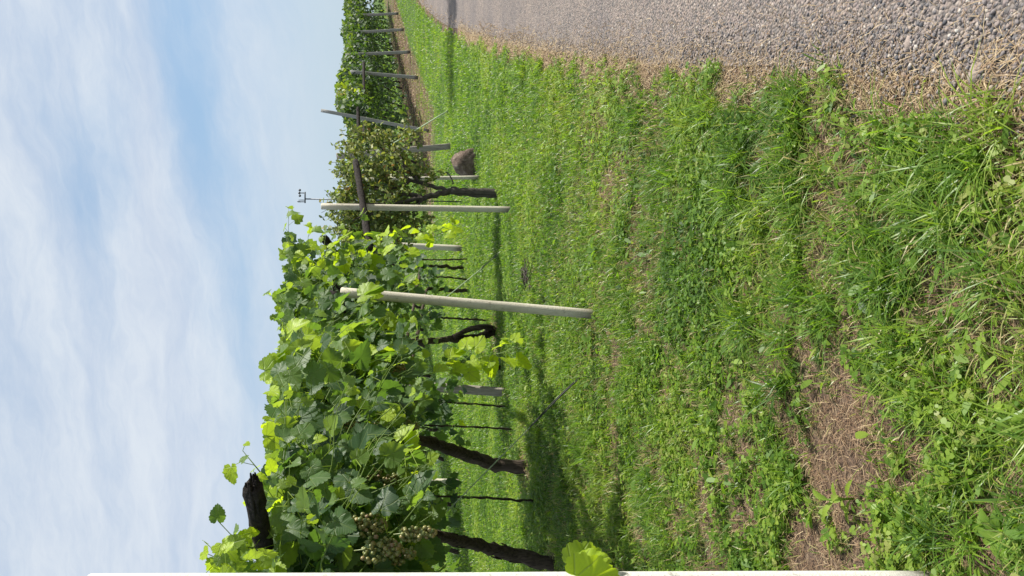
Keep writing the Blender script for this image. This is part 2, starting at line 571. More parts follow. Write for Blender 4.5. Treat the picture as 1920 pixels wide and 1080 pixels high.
def bare(x, y):
    """0 = full turf, 1 = bare straw-covered soil"""
    x, y = np.asarray(x, float), np.asarray(y, float)
    b = np.zeros_like(x)
    wx = x + .12 * (vnoise(x * 6, y * 6, 11) - .5) + .11 * (vnoise(x * 17, y * 17, 14) - .5) + .05 * (vnoise(x * 41, y * 41, 16) - .5)
    wy = y + .16 * (vnoise(x * 6, y * 6, 12) - .5) + .14 * (vnoise(x * 17, y * 17, 15) - .5) + .07 * (vnoise(x * 41, y * 41, 17) - .5)
    for X, Y, r, k in PATCH:
        d2 = ((wx - X) / r) ** 2 + ((wy - Y) / (r * 1.5)) ** 2
        b = np.maximum(b, k * np.exp(-d2 * d2 * .8) * (.86 + .14 * vnoise(x * 30, y * 30, 18)))
    off = EDGE(y) - x + .22 * (vnoise(x * 4 + 7, y * 2.2, 21) - .5) + .22 * (vnoise(x * 15 + 7, y * 9, 22) - .5)
    b = np.maximum(b, np.clip(1.1 - (off - .01) / .16, 0, 1) ** 1.4)                 # edge of the road
    fl = np.clip((vnoise(x * 9 + 3, y * 7, 36) * .6 + vnoise(x * 21, y * 18, 37) * .4 - .49) / .13, 0, 1)
    b = np.maximum(b, fl * 1.0 * np.clip((9 - y) / 4, 0, 1) * (.4 + .6 * vnoise(x * 1.3, y * 1.3, 38)))
    sp = np.clip((vnoise(x * 1.7, y * 1.7, 31) * .6 + vnoise(x * 5, y * 5, 32) * .4 - .60) / .14, 0, 1)
    b = np.maximum(b, sp * .55 * np.clip((10 - y) / 5, 0, 1))
    n = FRONT(y) - x
    far = np.clip((y - 20) / 3, 0, 1) * np.clip((n + .5) / .4, 0, 1) * np.clip((3.6 - n) / .5, 0, 1)
    b = np.maximum(b, far * (.30 + .65 * vnoise(x * 2.3, y * 2.3, 9)))             # sprayed strip under the far row
    return b


def structure(o):
    o['kind'] = 'structure'
    return o


def build_ground():
    xs = np.unique(np.concatenate([np.linspace(-400, -30, 24), np.linspace(-30, -6, 40), np.linspace(-6, 6, 180), np.linspace(6, 30, 60), np.linspace(30, 400, 24)]))
    ys = np.unique(np.concatenate([np.linspace(-60, -1, 20), np.linspace(-1, 12, 220), np.linspace(12, 50, 130), np.linspace(50, 120, 30), np.linspace(120, 1500, 24)]))
    X, Y = np.meshgrid(xs, ys, indexing='ij')
    Z = ground_z(X, Y)
    off = EDGE(Y) - X
    Z -= .05 * np.clip((-off - .03) / .1, 0, 1) * np.clip((off + 3.8) / .3, 0, 1)
    V = np.stack([X, Y, Z], -1).reshape(-1, 3)
    nx, ny = len(xs), len(ys)
    i, j = np.meshgrid(np.arange(nx - 1), np.arange(ny - 1), indexing='ij')
    F = np.stack([i * ny + j, (i + 1) * ny + j, (i + 1) * ny + j + 1, i * ny + j + 1], -1).reshape(-1, 4)
    structure(MB().add(V, F, 1 - bare(V[:, 0], V[:, 1])).build('ground', M_GROUND, smooth=True))
    ry = np.concatenate([np.linspace(-8, 12, 120), np.linspace(12.3, 90, 120)])
    w = np.linspace(0, 3.4, 10)
    Yr, W = np.meshgrid(ry, w, indexing='ij')
    Xr = EDGE(Yr) + W + np.where(W == 0, .05 * (vnoise(Yr * 5, Yr * 0, 4) - .5), 0)
    Zr = rise(Yr) + .006 + .03 * np.sin(W / 3.4 * PI)
    V = np.stack([Xr, Yr, Zr], -1).reshape(-1, 3)
    i, j = np.meshgrid(np.arange(len(ry) - 1), np.arange(len(w) - 1), indexing='ij')
    k = len(w)
    F = np.stack([i * k + j, i * k + j + 1, (i + 1) * k + j + 1, (i + 1) * k + j], -1).reshape(-1, 4)
    structure(MB().add(V, F).build('road', M_ROAD, smooth=True))
build_ground()

# ------------------------------------------------------------------ grass, ground cover, straw, gravel
def scatter(y0, y1, dens, left=-.42, right=None, pad=.5):
    """points on the verge and meadow between two depths, as seen from the road, with a margin either side"""
    xa, xb = left * y1 - pad, .42 * y1 + pad
    n = int(dens * (xb - xa) * (y1 - y0))
    x, y = R.uniform(xa, xb, n), R.uniform(y0, y1, n)
    k = (x > left * y - pad) & (x < np.minimum(.42 * y + pad, EDGE(y) + .25))
    return x[k], y[k]


def blades(mb, x, y, h, w, lean, tint, segs=2, flat=0.0, z0=0.0):
    n = len(x)
    z = ground_z(x, y) + z0
    az = R.uniform(0, 2 * PI, n)
    d = np.stack([np.cos(az), np.sin(az), np.zeros(n)], -1)
    fa = az + PI / 2 + R.normal(0, .5, n)
    s = np.stack([np.cos(fa), np.sin(fa), np.zeros(n)], -1)
    root = np.stack([x, y, z], -1)
    ts = np.linspace(0, 1, segs + 1)
    V = []
    for i, t in enumerate(ts):
        up = h * (t - .5 * lean * t * t * .9) * (1 - flat)
        c = root + d * (h * lean * t ** 1.6)[:, None] + np.stack([0 * x, 0 * x, up], -1)
        if i < segs:
            ww = w * (1 - .35 * t) * .5
            V += [c - s * ww[:, None], c + s * ww[:, None]]
        else:
            V.append(c)
    k = len(V)
    V = np.stack(V, 1).reshape(-1, 3)
    base = np.arange(n)[:, None] * k
    F = []
    for i in range(segs - 1):
        F.append(base + np.array([2 * i, 2 * i + 1, 2 * i + 3, 2 * i + 2])[None])
    F.append(base + np.array([2 * segs - 2, 2 * segs - 1, 2 * segs])[None])
    mb.add(V, F, np.repeat(tint, k))


def lawn_tint(x, y):
    a = vnoise(x * 1.3 + 50, y * 1.3, 41) * .5 + vnoise(x * 4, y * 4, 42) * .3 + vnoise(x * .35, y * .35, 43) * .2
    return .46 - .09 * np.clip((y - 4) / 5, 0, 1) + .8 * (a - .5) + R.normal(0, .15, len(x))


def build_grass():
    g = MB()
    for y0, y1, dens, segs in ((1.1, 2.2, 7000, 3), (2.2, 3.4, 6400, 3), (3.4, 5, 5600, 2), (5, 8, 4200, 2), (8, 12, 2300, 2), (12, 18, 1050, 2), (18, 30, 420, 1), (30, 62, 100, 1)):
        x, y = scatter(y0, y1, dens)
        b = bare(x, y)
        k = R.uniform(0, 1, len(x)) > b * 1.06 - .02
        x, y, b = x[k], y[k], b[k]
        n = len(x)
        hh = .35 + 1.0 * vnoise(x * 2.1 + 9, y * 2.1, 51) ** 1.5 + .5 * vnoise(x * 6, y * 6, 52)
        h = (.028 + .046 * hh) * R.uniform(.6, 1.35, n) * (1 - .55 * b)
        h *= np.where(y > 9, .85, 1.0)
        off = EDGE(y) - x
        h *= 1 + .55 * np.exp(-((off - .45) / .25) ** 2) * np.clip((6 - y) / 3, 0, 1)
        w = np.maximum(R.uniform(.0024, .0068, n), .00092 * y)
        t = lawn_tint(x, y)
        dry = R.uniform(0, 1, n) < .04 + .08 * np.clip((9 - y) / 5, 0, 1) + .5 * b
        t = np.where(dry, R.uniform(.82, 1.0, n), t)
        blades(g, x, y, h, w, R.uniform(.25, 1.25, n), np.clip(t, 0, 1), segs)
    # tussocks of longer grass
    x, y = scatter(1.2, 9, 5.5)
    k = (bare(x, y) < .4) & (vnoise(x * 1.4, y * 1.4, 61) > .45)
    cx, cy = x[k], y[k]
    extra = [gp(*p)[:2] for p in ((1510, 560), (1560, 585), (1480, 640), (1740, 440), (1300, 230), (1340, 215), (1780, 260), (1850, 300), (1880, 520), (1490, 905), (1830, 1010), (1770, 1000), (1250, 790), (1880, 220), (1270, 330))]
    cx = np.concatenate([cx, [e[0] for e in extra]])
    cy = np.concatenate([cy, [e[1] for e in extra]])
    q = R.uniform(0, 1, 60)
    ty = 1.5 + 2.0 * q + R.normal(0, .1, 60)
    tx = EDGE(ty) - .22 - R.uniform(0, 1, 60) ** 1.3 * (.5 + .2 * ty)
    ok = bare(tx, ty) < .25
    cx, cy = np.concatenate([cx, tx[ok]]), np.concatenate([cy, ty[ok]])
    m = 70
    rr = np.repeat(R.uniform(.03, .09, len(cx)), m) * np.sqrt(R.uniform(0, 1, len(cx) * m))
    aa = R.uniform(0, 2 * PI, len(cx) * m)
    x = np.repeat(cx, m) + rr * np.cos(aa)
    y = np.repeat(cy, m) + rr * np.sin(aa)
    n = len(x)
    size = np.repeat(R.uniform(.7, 1.3, len(cx)), m)
    t = np.repeat(R.uniform(.2, .68, len(cx)), m) + R.normal(0, .08, n)
    blades(g, x, y, size * R.uniform(.07, .19, n), np.maximum(R.uniform(.0025, .0075, n), .0009 * y), R.uniform(.3, 1.5, n), np.clip(t, 0, .92), 3)
    o = g.build('grass', M_GRASS)
    o['kind'] = 'stuff'
    tag(o, 'sunlit green grass of uneven height covering the verge beside the road', 'grass')


def discs(mb, P, N, L, W, tint, tipdir, k=6, fold=.15):
    """small oval leaflets"""
    a = np.linspace(0, 2 * PI, k, endpoint=False)
    t = unit(tipdir)
    nn = unit(N - (N * t).sum(-1, keepdims=True) * t)
    s = np.cross(t, nn)
    V = []
    for q in a:
        yy, xx = .5 - .5 * math.cos(q), .5 * math.sin(q)
        V.append(P + (L * yy)[:, None] * t + (W * xx)[:, None] * s + (W * fold * abs(xx) * 2 - L * .15 * yy * yy)[:, None] * nn)
    n = len(P)
    V = np.stack(V, 1).reshape(-1, 3)
    F = np.arange(n)[:, None] * k + np.arange(k)[None]
    mb.add(V, F, np.repeat(tint, k))


def build_cover():
    g = MB()
    for y0, y1, dens in ((1.2, 3, 2800), (3, 5, 2300), (5, 8, 1300), (8, 13, 480)):
        x, y = scatter(y0, y1, dens)
        patch = vnoise(x * 1.6 + 3, y * 1.6 + 8, 71) * .6 + vnoise(x * 4.5, y * 4.5, 72) * .4
        k = (R.uniform(0, 1, len(x)) < np.clip((patch - .38) / .22, .06, 1)) & (bare(x, y) < R.uniform(.1, .6, len(x)))
        x, y = x[k], y[k]
        n = len(x)
        base = np.stack([x, y, ground_z(x, y) + R.uniform(.02, .065, n)], -1)
        t = np.clip(lawn_tint(x, y) + .08, .05, .86)
        N = unit(np.stack([R.normal(0, .35, n), R.normal(0, .35, n), np.ones(n)], -1))
        a0 = R.uniform(0, 2 * PI, n)
        sz = np.maximum(R.uniform(.009, .022, n), .0020 * y)
        for q in range(3):
            a = a0 + q * 2 * PI / 3
            d = np.stack([np.cos(a), np.sin(a), R.normal(0, .15, n)], -1)
            discs(g, base, N, sz, sz * .85, t, d, 6)
    for y0, y1, dens in ((1.2, 3, 750), (3, 6, 620), (6, 11, 280)):
        x, y = scatter(y0, y1, dens)
        k = bare(x, y) < R.uniform(.2, .8, len(x))
        x, y = x[k], y[k]
        n = len(x)
        az = R.uniform(0, 2 * PI, n)
        d = np.stack([np.cos(az), np.sin(az), R.uniform(-.1, .9, n)], -1)
        base = np.stack([x, y, ground_z(x, y) + R.uniform(.005, .03, n)], -1)
        L = np.maximum(R.uniform(.02, .065, n), .004 * y)
        discs(g, base, np.tile([0., 0, 1], (n, 1)) + R.normal(0, .25, (n, 3)), L, L * R.uniform(.25, .5, n), np.clip(lawn_tint(x, y), 0, .85), d, 8, .3)
    o = g.build('ground_cover', M_WEED)
    o['kind'] = 'stuff'
    tag(o, 'low clover and small broad weed leaves mixed through the grass', 'ground cover')


def build_straw():
    g = MB()
    for y0, y1, dens in ((1.2, 3.2, 13000), (3.2, 6, 6500), (6, 12, 2000), (12, 20, 260), (20, 46, 420)):
        x, y = scatter(y0, y1, dens)
        b = bare(x, y)
        k = R.uniform(0, 1, len(x)) < np.clip(b * (.35 + .95 * vnoise(x * 11, y * 11, 19)), .17 * np.clip((10 - y) / 6, .1, 1), 1)
        x, y = x[k], y[k]
        n = len(x)
        L = R.uniform(.012, .075, n) * np.where(y > 8, 1.5, 1)
        blades(g, x, y, L, np.maximum(R.uniform(.0013, .0032, n), .00075 * y), R.uniform(.7, 1.0, n), np.clip(R.normal(.45, .25, n), 0, 1), 1, flat=.86, z0=.004)
        # some wiry dead stalks that still stand
        q = R.uniform(0, 1, n) < .16
        if q.any():
            m = int(q.sum())
            blades(g, x[q], y[q], R.uniform(.02, .075, m) * np.where(y[q] > 8, 1.5, 1), np.maximum(R.uniform(.0014, .003, m), .0008 * y[q]), R.uniform(.5, 1.4, m), np.clip(R.normal(.62, .2, m), 0, 1), 2)
    y = 1.2 + 14 * R.uniform(0, 1, 24000) ** 1.3
    off = R.normal(.05, .09, len(y))
    x = EDGE(y) - off
    n = len(x)
    blades(g, x, y, R.uniform(.012, .07, n), np.maximum(R.uniform(.0013, .0034, n), .0008 * y), R.uniform(.5, 1.1, n), np.clip(R.normal(.8, .18, n), 0, 1), 2, flat=.7, z0=.006)
    # the sheaf of dead stalks on the road edge in front
    c = gp(1890, 120)
    n = 45
    x, y = c[0] + R.normal(0, .04, n), c[1] + R.normal(0, .05, n)
    blades(g, x, y, R.uniform(.04, .09, n), R.uniform(.002, .004, n), R.uniform(.8, 1.3, n), np.clip(R.normal(.75, .15, n), 0, 1), 2, flat=.6, z0=.01)
    o = g.build('dry_straw', M_STRAW)
    o['kind'] = 'stuff'
    tag(o, 'tan dead grass stalks strewn over bare patches and the road edge', 'dry grass')


def build_gravel():
    ph = (1 + 5 ** .5) / 2
    I = unit(np.array([(-1, ph, 0), (1, ph, 0), (-1, -ph, 0), (1, -ph, 0), (0, -1, ph), (0, 1, ph), (0, -1, -ph), (0, 1, -ph), (ph, 0, -1), (ph, 0, 1), (-ph, 0, -1), (-ph, 0, 1)], float))
    FI = np.array([(0, 11, 5), (0, 5, 1), (0, 1, 7), (0, 7, 10), (0, 10, 11), (1, 5, 9), (5, 11, 4), (11, 10, 2), (10, 7, 6), (7, 1, 8), (3, 9, 4), (3, 4, 2), (3, 2, 6), (3, 6, 8), (3, 8, 9), (4, 9, 5), (2, 4, 11), (6, 2, 10), (8, 6, 7), (9, 8, 1)])
    g = MB()
    for y0, y1, dens, lo, hi in ((1.1, 2.4, 7600, .0045, .0125), (2.4, 4, 5600, .0045, .0115), (4, 7, 2300, .0045, .0105), (7, 12, 800, .006, .011), (12, 20, 170, .008, .014)):
        n = int(dens * 1.7 * (y1 - y0))
        y = R.uniform(y0, y1, n)
        u = R.uniform(0, 1, n)
        off = np.where(R.uniform(0, 1, n) < .55, -.17 + .55 * u ** 1.1, R.uniform(.0, 1.5, n))
        x = EDGE(y) + off
        keep = (x < .42 * y + .6)
        x, y, off = x[keep], y[keep], off[keep]
        keep = R.uniform(0, 1, len(x)) < np.clip(.25 + 1.0 * vnoise(x * 5, y * 3, 81), 0, 1) * np.clip(.62 + off / .2, .15, 1)
        x, y, off = x[keep], y[keep], off[keep]
        n = len(x)
        s = lo * .62 + (hi - lo) * .85 * R.uniform(0, 1, n) ** 2.8
        V = I[None] * R.uniform(.6, 1.25, (n, 12, 1)) * np.stack([R.uniform(.8, 1.35, n), R.uniform(.7, 1.1, n), R.uniform(.5, .85, n)], -1)[:, None]
        a = R.uniform(0, 2 * PI, n)
        ca, sa = np.cos(a)[:, None], np.sin(a)[:, None]
        V = np.stack([V[..., 0] * ca - V[..., 1] * sa, V[..., 0] * sa + V[..., 1] * ca, V[..., 2]], -1) * s[:, None, None]
        z = rise(y) + .008 + s * R.uniform(.05, .5, n)
        V += np.stack([x, y, z], -1)[:, None]
        t = np.clip(R.normal(.52, .27, n) - .10 * (off < .30) * (y < 6), 0, 1)
        g.add(V.reshape(-1, 3), (np.arange(n)[:, None, None] * 12 + FI[None]).reshape(-1, 3), np.repeat(t, 12))
    # a few larger stones among the straw on the edge
    for ax, ay, s in ((1835, 142, .032), (1805, 135, .024), (1710, 82, .026), (1700, 140, .02), (1872, 200, .014)):
        p = gp(ax, ay)
        V = I * R.uniform(.8, 1.15, (12, 1)) * np.array([1.1, .8, .5]) * s + p + np.array([0, 0, s * .3])
        g.add(V, FI, R.uniform(.5, .75))
    o = g.build('gravel', M_STONE)
    o['kind'] = 'stuff'
    tag(o, 'loose grey, bluish and tan pebbles along the edge of the road', 'gravel')


build_grass()
build_cover()
build_straw()
build_gravel()

# ------------------------------------------------------------------ leaves and vines
HALF = [(.025, .0), (.09, -.12), (.20, -.19), (.30, -.155), (.40, -.15), (.455, -.03), (.53, .04), (.525, .15), (.575, .26), (.51, .31), (.475, .37), (.51, .46), (.46, .53),
        (.46, .62), (.38, .64), (.32, .69), (.31, .78), (.21, .81), (.165, .90), (.07, .92), (0, 1.0)]
OUT = np.array([(-.0, .04)] + HALF + [(-x, y) for x, y in HALF[-2::-1]])
_n = np.roll(OUT, -1, 0)
_m = OUT * .42 + _n * .58
_o = _m - np.array([0, .34])
_e = np.linalg.norm(_n - OUT, axis=1, keepdims=True)
_m = _m + unit(_o) * np.minimum(_e * .28, .035)                # teeth along the margin
OUT = np.stack([OUT, _m], 1).reshape(-1, 2)
CEN = np.array([(0, .34)])
BIG = np.concatenate([CEN, OUT])
MID = np.concatenate([CEN, np.array([(0, 0), (.22, -.18), (.42, -.05), (.55, .22), (.40, .32), (.48, .56), (.28, .64), (0, 1), (-.28, .64), (-.48, .56), (-.40, .32), (-.55, .22), (-.42, -.05), (-.22, -.18)])])
LOW = np.concatenate([CEN, np.array([(0, -.05), (.46, .0), (.48, .5), (0, 1), (-.48, .5), (-.46, .0)])])


def leaves(mb, P, tip, nrm, size, tint, tmpl=BIG):
    n, k = len(P), len(tmpl)
    if n == 0:
        return
    t = unit(tip)
    nn = unit(nrm - (nrm * t).sum(-1, keepdims=True) * t)
    s = np.cross(t, nn)
    x = tmpl[None, :, 0] * R.uniform(.9, 1.1, (n, 1))
    y = tmpl[None, :, 1] * np.ones((n, 1))
    c1, c2, c3 = R.normal(.30, .38, (n, 1)), R.normal(-.28, .26, (n, 1)), R.normal(0, .12, (n, 1))
    z = c1 * np.abs(x) * 1.0 * np.abs(x) + c2 * y * np.abs(y) + c3 * x + .035 * np.sin(x * 11 + y * 9 + R.uniform(0, 6, (n, 1)))
    sz = size[:, None, None]
    V = P[:, None] + sz * (x[..., None] * s[:, None] + y[..., None] * t[:, None] + z[..., None] * nn[:, None])
    ring = np.arange(1, k)
    F = np.stack([np.zeros(k - 1, int), ring, np.roll(ring, -1)], -1)
    lc = np.stack([x, np.maximum(y, -.5), np.ones_like(x)], -1)
    mb.add(V.reshape(-1, 3), (np.arange(n)[:, None, None] * k + F[None]).reshape(-1, 3), np.repeat(tint, k), lc.reshape(-1, 3))


def petioles(mb, A, B, r=.0014, tint=.8):
    n = len(A)
    if n == 0:
        return
    T = unit(B - A)
    a = unit(np.cross(T, np.array([.3, .2, .9])))
    b = np.cross(T, a)
    V = []
    for Q in (A, B):
        for q in range(3):
            V.append(Q + r * (math.cos(q * 2.094) * a + math.sin(q * 2.094) * b))
    V = np.stack(V, 1).reshape(-1, 3)
    base = np.arange(n)[:, None] * 6
    F = np.concatenate([base + np.array([[q, (q + 1) % 3, 3 + (q + 1) % 3, 3 + q]]) for q in range(3)])
    mb.add(V, F, tint)


def shoot_path(p0, d0, n, step=.07, droop=.06, wob=.10):
    p, d = np.array(p0, float), unit(d0)
    out = [p.copy()]
    for i in range(n):
        d = unit(d + np.array([0, 0, -droop]) + R.normal(0, wob, 3))
        p = p + d * step
        out.append(p.copy())
    return np.array(out)


def dress(shoots, fol, cane, size=.125, tmpl=BIG, keep=None, bias=(.35, -.45, .45), yellow=0.0, floor=1.1, thick=.0035):
    """leaves on alternate sides of each shoot, plus the shoot itself"""
    for sh in shoots:
        lo = np.where(sh[:, 2] < (floor(sh[:, 1]) if callable(floor) else floor) - .02)[0]
        if len(lo):
            sh = sh[:max(lo[0], 2)]
        n = len(sh)
        if cane is not None and n > 2:
            cane.tube(sh, np.linspace(thick, thick * .4, n), 5, .62, caps=False)
        side = np.where(np.arange(n) % 2 == 0, 1.0, -1.0)
        T = unit(np.gradient(sh, axis=0))
        lat = unit(np.cross(T, np.array([0, 0, 1.0])) + 1e-3)
        d = unit(lat * side[:, None] + R.normal(0, .55, (n, 3)) + np.array(bias) * .8 * R.uniform(0, 1, (n, 1)))
        pl = R.uniform(.05, .10, n)
        base = sh + d * pl[:, None]
        age = np.linspace(0, 1, n)
        sz = size * R.uniform(.55, 1.32, n) * np.where(age > .75, 1 - .5 * (age - .75) / .25, 1)
        tip = unit(d * .8 + np.array([0, 0, -.85]) + R.normal(0, .35, (n, 3)))
        nrm = unit(np.array(bias) * 1.4 + R.normal(0, .5, (n, 3)))
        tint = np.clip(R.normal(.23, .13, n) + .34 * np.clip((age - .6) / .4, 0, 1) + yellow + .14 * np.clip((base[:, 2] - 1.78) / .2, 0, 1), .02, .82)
        ok = base[:, 2] > (floor(base[:, 1]) if callable(floor) else floor)
        if keep is not None:
            ok &= keep(base)
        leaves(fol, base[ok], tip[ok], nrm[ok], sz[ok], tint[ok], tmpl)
        petioles(fol, sh[ok], base[ok], .0016)


# where the bunches of grapes hang (pixel, depth, length, width, count)
BUNCH = [(690, 985, 2.92, .17, .060, 60), (715, 1030, 2.85, .17, .062, 60), (785, 1000, 2.86, .16, .036, 46), (750, 1040, 2.95, .14, .05, 40),
         (718, 797, 4.25, .13, .035, 34), (690, 890, 3.55, .15, .05, 44), (650, 800, 4.3, .16, .06, 44), (740, 900, 3.6, .13, .045, 34), (770, 800, 4.4, .12, .045, 30), (745, 690, 5.2, .13, .045, 30)]
BUNCH_P = [px(a, b, Y) for a, b, Y, *_ in BUNCH]
EYE = np.array([0, 0, HC])


def open_view(P):
    """the vine is leafed thinly right in front of its bunches"""
    ok = np.ones(len(P), bool)
    for q, b in zip(BUNCH_P, BUNCH):
        d = q - EYE
        L = np.linalg.norm(d)
        d = d / L
        w = P - EYE
        t = w @ d
        off = np.linalg.norm(w - t[:, None] * d, axis=1)
        ok &= ~((t < L + .02) & (off < .05 * max(1, L / 3.6)))
    return ok


SPH = None
def sphere():
    global SPH
    if SPH is None:
        nu, nv = 9, 6
        V = [(0, 0, 1)]
        for j in range(1, nv):
            for i in range(nu):
                a, b = 2 * PI * i / nu, PI * j / nv
                V.append((math.sin(b) * math.cos(a), math.sin(b) * math.sin(a), math.cos(b)))
        V.append((0, 0, -1))
        T, Q = [], []
        for i in range(nu):
            T.append((0, 1 + i, 1 + (i + 1) % nu))
            T.append((len(V) - 1, 1 + (nv - 2) * nu + (i + 1) % nu, 1 + (nv - 2) * nu + i))
            for j in range(nv - 2):
                Q.append((1 + j * nu + i, 1 + (j + 1) * nu + i, 1 + (j + 1) * nu + (i + 1) % nu, 1 + j * nu + (i + 1) % nu))
        SPH = np.array(V), np.array(T), np.array(Q)
    return SPH


def grapes(parent, c, L, W, n):
    V0, T, Q = sphere()
    mb = MB()
    t = np.sqrt(R.uniform(0, 1, n))
    a = R.uniform(0, 2 * PI, n)
    z = L * (.5 - np.linspace(0, 1, n))
    env = W * np.sqrt(np.clip(1 - ((z / L + .5) - .62) ** 2 / .42, .05, 1))
    r = R.uniform(.0062, .0086, n)
    for i in range(n):
        p = c + np.array([env[i] * t[i] * math.cos(a[i]), env[i] * t[i] * math.sin(a[i]), z[i]])
        mb.add(V0 * r[i] * np.array([1, 1, 1.06]) + p, [T, Q], np.clip(R.normal(.5, .25), 0, 1))
    mb.tube([c + (0, 0, L * .75), c + (0.004, 0, L * .3), c], [.0025, .002, .0015], 5, .2)
    return mb.build('grape_cluster', M_GRAPE, parent, smooth=True)


def gnarl(pts, r0, r1, n=14, amp=.02):
    """a crooked polyline through pts with a tapering radius"""
    P = np.array(pts, float)
    s = np.linspace(0, len(P) - 1, n)
    i = np.clip(s.astype(int), 0, len(P) - 2)
    f = (s - i)[:, None]
    Q = P[i] * (1 - f) + P[i + 1] * f
    Q[1:-1] += R.normal(0, amp, (n - 2, 3)) * np.array([1, 1, .3])
    return Q, np.linspace(r0, r1, n) * R.uniform(.93, 1.08, n)


TOP = lambda y: 1.83 + .09 * (np.clip(y, 2, 9) - 3)


CAP = lambda y: 1.88 + .098 * (np.clip(y, 2, 9) - 3.4)      # how high the row has been trimmed


def trim(sh):
    for q in sh:
        over = q[:, 2] - (CAP(q[:, 1]) if R.uniform() > .05 else CAP(q[:, 1]) + .12)
        q[:, 2] -= np.where(over > 0, over * .85, 0)
    return sh


def canopy(y0, y1, n_front, n_top, n_back, fol, cane, keep, tmpl, size=.142):
    """shoots of one vine: a curtain along the front, shoots arching over the top, and the sloping roof behind"""
    sh = []
    for i in range(n_front):
        y = R.uniform(y0, y1)
        p = row(y, R.uniform(.28, .75), R.uniform(1.55, TOP(y)))
        d = np.array([.55, -.2, .25]) + R.normal(0, .5, 3)
        sh.append(shoot_path(p, d, R.integers(7, 12), .07, .13, .12))
    dress(trim(sh), fol, cane, size, tmpl, keep, floor=lambda y: 1.33 - .035 * (y - 3))
    sh = []
    for i in range(n_top):
        y = R.uniform(y0, y1)
        p = row(y, R.uniform(.3, .9), TOP(y) - R.uniform(.05, .2))
        d = np.array([R.normal(.15, .5), R.normal(0, .5), R.uniform(.3, .9)])
        sh.append(shoot_path(p, d, R.integers(3, 8), .055, .12, .12))
    dress(trim(sh), fol, cane, size * .9, tmpl, keep, yellow=.12)
    sh = []
    for i in range(n_back):
        y = R.uniform(y0, y1)
        u = R.uniform(0, 1)
        p = row(y, .6 + 1.9 * u, TOP(y) - .1 - .98 * u)
        d = np.array([R.normal(.1, .7), R.normal(0, .7), R.normal(0, .3)])
        sh.append(shoot_path(p, d, R.integers(5, 9), .075, .08, .15))
    dress(trim(sh), fol, cane, size, tmpl, keep, floor=1.12)


def on_px(lst):
    return [px(a, b, Y) for a, b, Y in lst]


def bunches(root, idx):
    for i in idx:
        q, b = BUNCH_P[i], BUNCH[i]
        grapes(root, q, b[3] * .72, b[4] * .72, int(b[5] * 1.7))


